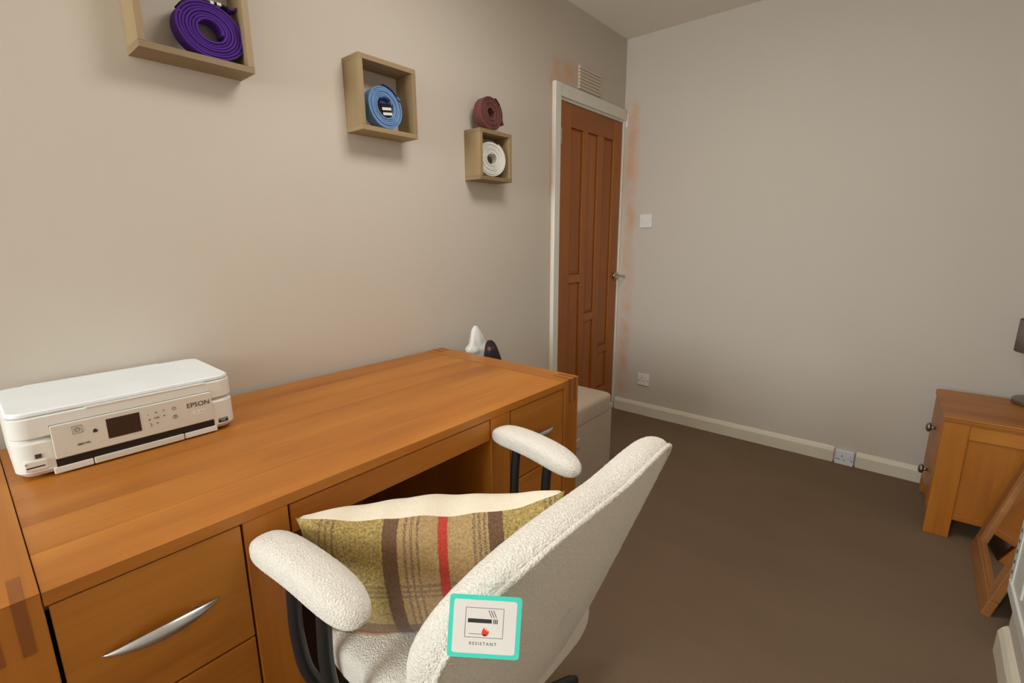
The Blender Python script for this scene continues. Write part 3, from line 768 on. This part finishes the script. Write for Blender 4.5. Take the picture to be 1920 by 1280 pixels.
for k in range(5):
    a_ = math.radians(72+72*k); dx, dy = math.cos(a_), math.sin(a_)
    lg = tubeo('base_leg', [(dx*.03, dy*.03, 0.105), (dx*.16, dy*.16, 0.094), (dx*.30, dy*.30, 0.078), (dx*.318, dy*.318, 0.072)], [0.022, 0.019, 0.014, 0.010], BLACKMETAL, ch, 12)
    bm = bmesh.new()
    for s_ in (-1, 1):
        t_ = bmesh.new(); cyl(t_, Vector((0, s_*0.013, 0.027)), 0.027, 0.018, 'y', 20, bev=0.004)
        t_.transform(Matrix.Translation((dx*.30, dy*.30, 0)) @ Matrix.Rotation(a_+.6*k, 4, 'Z'))
        me = bpy.data.meshes.new('t'); t_.to_mesh(me); t_.free(); bm.from_mesh(me)
    cyl(bm, Vector((dx*.30, dy*.30, 0.055)), 0.006, 0.04, 'z', 10)
    from_bm('caster', bm, BLACK, lg)

# ------------------------------------------------------------------ cushion
Lc, Rc = Vector((0.789, 0.353, 0.730)), Vector((1.167, 0.696, 0.775))
tx = (Rc-Lc); CWD = tx.length; tx.normalize()
nh = Vector((tx.y, -tx.x, 0)).normalized()                # towards the camera side
LEAN = math.radians(9); CHT = 0.305
up = ((nh.cross(tx)*-1).normalized()*math.cos(LEAN)+nh*math.sin(LEAN)).normalized()
if up.z < 0: up = ((nh.cross(tx)).normalized()*math.cos(LEAN)+nh*math.sin(LEAN)).normalized()
cen = (Lc+Rc)/2-up*CHT/2
cu = thing('cushion', (0, 0, 0), 'tweed plaid cushion with a red stripe and cream reverse on the chair seat', 'cushion')
cu.matrix_world = frame_m(cen, tx, up)
def pillow(name, sgn, mat, T, back=False):
    bm = bmesh.new(); n = 60; g = []
    for j in range(n+1):
        v_ = -1+2*j/n; row = []
        for i in range(n+1):
            u_ = -1+2*i/n
            x_ = CWD/2*u_*(1-0.055*(1-v_*v_)); y_ = CHT/2*v_*(1-((0.19+.07*u_)*(1-abs(u_)**5) if v_ > 0 else 0.06*(1-u_*u_)))
            h = T*(1-u_*u_)**0.42*(1-v_**4 if back else 1-v_*v_)**(0.5 if back else 0.42)
            wr = 0.006*noise.noise(Vector((u_*2.2, v_*2.2, 3+sgn)))*(1-u_*u_*v_*v_)
            row.append(bm.verts.new((x_, y_+(0.012*noise.noise(Vector((u_*3.1, 0, 7)))*abs(v_)), sgn*(h+wr*min(1, h/0.02)))))
        g.append(row)
    for j in range(n):
        for i in range(n): bm.faces.new((g[j][i], g[j][i+1], g[j+1][i+1], g[j+1][i]))
    return from_bm(name, bm, mat, cu, True)
pillow('plaid_front', 1, PLAID, 0.082); pillow('cream_reverse', -1, CREAMF, 0.120, True)

# ------------------------------------------------------------------ swing tag on the chair back
TC = CAM + (Vector((1.338, 0.296, 0.8575))-CAM)*1.005
Mt = frame_m(TC, R2, U2) @ Matrix.Rotation(math.radians(-3.6), 4, 'Z') @ Matrix.Scale(0.89, 4)
tg = thing('swing_tag', (0, 0, 0), 'turquoise-edged card tag marked RESISTANT hanging from the chair back', 'tag'); tg.matrix_world = Mt
TW, TH = 0.083, 0.072
def rrect(name, w_, h_, r_, z0, z1, mat, parent):
    bm = bmesh.new(); a_, b_ = [], []
    for (cx, cy, s0) in ((w_/2-r_, h_/2-r_, 0), (-w_/2+r_, h_/2-r_, 90), (-w_/2+r_, -h_/2+r_, 180), (w_/2-r_, -h_/2+r_, 270)):
        for k in range(6):
            t_ = math.radians(s0+18*k); p = (cx+r_*math.cos(t_), cy+r_*math.sin(t_))
            a_.append(bm.verts.new((*p, z0))); b_.append(bm.verts.new((*p, z1)))
    n = len(a_)
    for k in range(n): bm.faces.new((a_[k], a_[(k+1) % n], b_[(k+1) % n], b_[k]))
    bm.faces.new(a_[::-1]); bm.faces.new(b_); return from_bm(name, bm, mat, parent)
rrect('tag_border', TW, TH, 0.004, -0.0006, 0.0, TEAL, tg)
fc = rrect('tag_face', TW-.0105, TH-.0105, 0.003, -0.0002, 0.0002, CARD, tg)
ZT = 0.0003
def flat(name, pts, mat):
    bm = bmesh.new(); bm.faces.new([bm.verts.new((x, y, ZT)) for x, y in pts]); return from_bm(name, bm, mat, fc)
def rc(x0, x1, y0, y1): return [(x0, y0), (x1, y0), (x1, y1), (x0, y1)]
fx0, fx1, fy0, fy1 = -0.0225, 0.0215, -0.0125, 0.0220; tk = 0.0005
bm = bmesh.new()
for q in (rc(fx0, fx1, fy0, fy0+tk), rc(fx0, fx1, fy1-tk, fy1), rc(fx0, fx0+tk, fy0, fy1), rc(fx1-tk, fx1, fy0, fy1)):
    bm.faces.new([bm.verts.new((x, y, ZT)) for x, y in q])
from_bm('symbol_frame', bm, INK, fc)
flat('cigarette_mark', rc(-0.0195, 0.0080, 0.0045, 0.0092), INK)
for x in (0.0098, 0.0117, 0.0136): flat('cigarette_tip_mark', rc(x, x+.0011, 0.0042, 0.0094), INK)
for x in (0.0035, 0.0062, 0.0090): flat('smoke_mark', [(x, 0.0195), (x+.0008, 0.0195), (x+.0045, 0.0112), (x+.0037, 0.0112)], INK)
flat('match_mark', rc(-0.0175, 0.000, -0.0085, -0.0080), INK)
fl = [(-.0030, -.0070), (-.0012, -.0098), (.0012, -.0106), (.0038, -.0096), (.0054, -.0066), (.0046, -.0036), (.0030, -.0052), (.0026, -.0022), (.0008, -.0038), (.0002, -.0002), (-.0020, -.0030)]
flat('flame_mark', fl, FLAME)
bm = bmesh.new(); bm.faces.new([bm.verts.new((0.0008+.0026*math.cos(k*.524), -.0094+.0010*math.sin(k*.524), ZT+.0001)) for k in range(12)]); from_bm('match_head_mark', bm, INK, fc)
text('tag_lettering', 'RESISTANT', 0.0050, INK, fc, Matrix.Translation((-0.001, -0.0195, ZT)), ext=0.00005, space=1.35)
tubeo('tag_string', [Mt.inverted() @ Vector(p) for p in ((1.290, 0.335, 0.862), (1.306, 0.324, 0.868))] + [Vector((-0.002, 0.030, -0.0009))], 0.0007, CARD, tg, 6)

# ------------------------------------------------------------------ storage ottoman beside the desk
OY0, OY1, OX0, OX1 = 1.435, 2.155, 0.035, 0.492
ot = thing('storage_ottoman', ((OX0+OX1)/2, (OY0+OY1)/2, 0), 'beige suede storage ottoman between the desk and the door', 'ottoman')
hx, hy = (OX1-OX0)/2, (OY1-OY0)/2
rbox('body', -hx, hx, -hy, hy, 0.012, 0.402, 0.012, SUEDE, ot, 0.004)
superbox('padded_lid', 0, 0, 0.405, hx*2+.004, hy*2+.004, 0.125, 0.32, 0.10, SUEDE, ot, 96, 40)
for sx in (-1, 1):
    for sy in (-1, 1): cylo('foot', (sx*(hx-.05), sy*(hy-.05), 0.008), 0.02, 0.016, 'z', BLACK, ot, 16)
box('pull_tab', hx-.002, hx+.004, -0.04, 0.045, 0.262, 0.305, SUEDE, ot, 0.002)

# added fixture around the overhead fill, above the middle of the room
cl = thing('added_ceiling_fill', (FILL_POS.x, FILL_POS.y, HZ), 'added round ceiling fill light above the desk chair', 'ceiling light')
cylo('base_plate', (0, 0, -0.012), 0.19, 0.024, 'z', WHITE_PAINT, cl, 48, bev=0.004)
cylo('diffuser_ring', (0, 0, -0.050), 0.345, 0.062, 'z', PLASTIC, cl, 64, bev=0.006)

# bag and dark cloth standing on the ottoman
def lump(name, c, rx, ry, h, prof_, seed, mat, label, cat, amp, lean=(0, 0)):
    bm = bmesh.new(); nu, nv = 48, 36; rows = []
    for j in range(nv+1):
        t_ = j/nv; k = prof_(t_); row = []
        for i in range(nu):
            a_ = 2*math.pi*i/nu; d = Vector((math.cos(a_), math.sin(a_), t_*3))
            f_ = 1+amp*noise.noise(d*1.6+Vector((seed, 0, 0)))+amp*.6*noise.noise(d*4.2+Vector((0, seed, 0)))
            row.append(bm.verts.new((rx*k*f_*math.cos(a_)+lean[0]*t_, ry*k*f_*math.sin(a_)+lean[1]*t_, t_*h)))
        rows.append(row)
    for A_, B_ in zip(rows, rows[1:]):
        for i in range(nu): bm.faces.new((A_[i], A_[(i+1) % nu], B_[(i+1) % nu], B_[i]))
    bm.faces.new(rows[0][::-1]); bm.faces.new(rows[-1])
    o = from_bm(name, bm, mat, None, True); o.location = c; return tag(o, label, cat)
lump('carrier_bag', (0.112, 1.565, 0.466), 0.075, 0.140, 0.388, lambda t: (1-t)**.72*.92+.05+(.10*max(0, 1-abs(t-.72)/.06)) if t > .15 else .95, 3.1, BAGW, 'crumpled white bag standing on the ottoman behind the desk end', 'bag', 0.26, (0, -0.035))
lump('patterned_cloth', (0.258, 1.545, 0.466), 0.050, 0.100, 0.340, lambda t: (1-t)**.6*.9+.12 if t > .1 else .98, 8.4, DARKCLOTH, 'dark patterned cloth bundled against the white bag', 'cloth', 0.20, (-.03, -0.045))

# ------------------------------------------------------------------ bedside cabinet in the alcove
ns = thing('bedside_cabinet', (1.788, 2.545, 0), 'oak bedside cabinet with round knobs against the back wall', 'cabinet', rz=math.radians(2.0))
# local: x depth 0..0.42 (drawer side is x=0), y width 0..0.455
NX, NY, NZ = 0.415, 0.455, 0.527
box('top_panel', -0.004, NX, -0.003, NY, NZ-.024, NZ, WOODX, ns, 0.003)
for y0 in (0.0, NY-.035): 
    for x0, x1 in ((0.0, 0.082), (NX-.082, NX)): box('post', x0, x1, y0, y0+.035, 0, NZ-.024, WOODZ, ns, 0.003)
for y0 in (0.004, NY-.031):
    box('side_rail', 0.082, NX-.082, y0, y0+.027, NZ-.085, NZ-.024, WOODX, ns, 0.002)
    box('side_rail', 0.082, NX-.082, y0, y0+.027, 0.085, 0.112, WOODX, ns, 0.002)
    box('side_panel', 0.082, NX-.082, y0+.008, y0+.018, 0.112, NZ-.085, WOODZ, ns, 0)
for k, (z0, z1) in enumerate(((0.100, 0.290), (0.296, 0.500))):
    d_ = box('drawer', -0.002, 0.018, 0.037, NY-.037, z0, z1, WOODY, ns, 0.002)
    bm = bmesh.new(); cyl(bm, Vector((-0.010, NY/2, (z0+z1)/2)), 0.007, 0.018, 'x', 16)
    bmesh.ops.create_uvsphere(bm, u_segments=20, v_segments=12, radius=0.021, matrix=Matrix.Translation((-0.024, NY/2, (z0+z1)/2)) @ Matrix.Diagonal((0.55, 1, 1, 1)))
    from_bm('knob', bm, PEWTER, d_, True)
box('carcase', 0.02, NX-.01, 0.03, NY-.03, 0.10, NZ-.026, WOODY, ns, 0)
for k in (0.006, 0.016):
    box('joint_line', 0.0, NX, -0.0036, 0.001, NZ-.024+k, NZ-.024+k+.0022, wood('joint_line_oak', 'x', srgb(104, 62, 26), srgb(126, 76, 34), srgb(140, 90, 44)) if 'joint_line_oak' not in bpy.data.materials else bpy.data.materials['joint_line_oak'], ns, 0)

# table lamp
lp = thing('table_lamp', (2.092, 2.955, NZ), 'table lamp with a taupe drum shade on the bedside cabinet', 'lamp')
cylo('base', (0, 0, 0.011), 0.078, 0.022, 'z', PEWTER, lp, 48, bev=0.004)
cylo('stem', (0, 0, 0.15), 0.011, 0.26, 'z', STEEL, lp, 20)
bm = bmesh.new(); rr = [(0.103, 0.230), (0.103, 0.366), (0.1005, 0.366), (0.1005, 0.230)]; R_ = []
for r_, z in rr: R_.append([bm.verts.new((r_*math.cos(2*math.pi*k/48), r_*math.sin(2*math.pi*k/48), z)) for k in range(48)])
for q in range(4):
    A_, B_ = R_[q], R_[(q+1) % 4]
    for k in range(48): bm.faces.new((A_[k], A_[(k+1) % 48], B_[(k+1) % 48], B_[k]))
shd = from_bm('lamp_shade', bm, SHADE, lp, True)
bm = bmesh.new()
for k in range(3):
    a_ = k*2.094; tube(bm, [(0, 0, 0.275), (0.101*math.cos(a_), 0.101*math.sin(a_), 0.275)], 0.0015, 6)
from_bm('shade_carrier', bm, STEEL, shd)
superbox('bulb', 0, 0, 0.305, 0.05, 0.05, 0.06, 1, 1, PLASTIC, lp, 24, 16)

# ------------------------------------------------------------------ leaning mirror
mr = thing('leaning_mirror', (1.937, 2.306, 0.0), 'oak-framed mirror leaning against the alcove wall beside the bedside cabinet', 'mirror')
mr.rotation_euler = (0, math.atan(0.228), 0)
MW, MH, FW, FT = 0.478, 1.32, 0.062, 0.026
for z0, z1 in ((0.0, FW), (MH-FW, MH)): box('frame_rail', 0, FT, -MW/2, MW/2, z0, z1, MIRY, mr, 0.004)
for y0, y1 in ((-MW/2, -MW/2+FW), (MW/2-FW, MW/2)): box('frame_stile', 0.0, FT, y0, y1, FW, MH-FW, MIRZ, mr, 0.004)
for y0, y1, z0, z1 in ((-MW/2+FW-.001, MW/2-FW+.001, FW-.001, FW+.007), (-MW/2+FW-.001, MW/2-FW+.001, MH-FW-.007, MH-FW+.001), (-MW/2+FW-.001, -MW/2+FW+.007, FW, MH-FW), (MW/2-FW-.007, MW/2-FW+.001, FW, MH-FW)):
    box('inner_bead', 0.004, 0.018, y0, y1, z0, z1, MIRY, mr, 0.002)
box('mirror_glass', 0.014, 0.018, -MW/2+FW-.002, MW/2-FW+.002, FW-.002, MH-FW+.002, MIRROR, mr, 0)

# ------------------------------------------------------------------ radiator on the right wall
rd = thing('radiator', (1.955, 1.20, 0.285), 'white panel radiator on the right wall beside the leaning mirror', 'radiator')
RY0, RY1, RZ = -0.60, 0.555, 0.60
rx = -0.025
box('panel', rx, 0.002, RY0, RY1, 0.0, RZ, RADIATOR, rd, 0.006, 3)
box('bottom_seam', rx-.005, rx+.004, RY0+.02, RY1-.022, 0.044, 0.052, RADIATOR, rd, 0.003)
e_ = box('end_strip', rx-.003, rx+.004, RY1-.050, RY1-.014, 0.050, RZ-.02, RADIATOR, rd, 0.002)
for k in range(16): 
    zc = 0.075+k*0.031
    box('vent_hole', rx-.0036, rx-.001, RY1-.034, RY1-.026, zc-.005, zc+.005, BLACK, e_, 0)
for k in range(14): box('flute', rx-.004, rx+.004, RY0+.05+k*.072, RY0+.085+k*.072, 0.075, RZ-.05, RADIATOR, rd, 0.003)
for y in (RY0+.15, RY1-.15): box('bracket', 0.0, 0.021, y-.015, y+.015, 0.08, RZ-.08, STEEL, rd, 0)
cylo('pipe', (0.0, RY0-.02, -0.12), 0.0075, 0.33, 'z', RADIATOR, rd, 16)

# pale rounded tub on the carpet between mirror and radiator
tb = superbox('plastic_tub', 0, 0, 0.045, 0.10, 0.12, 0.09, 0.7, 0.9, PALE, None, 40, 24)
tb.location = (2.062, 2.11, 0.0); tag(tb, 'pale rounded tub on the carpet behind the mirror frame', 'tub')
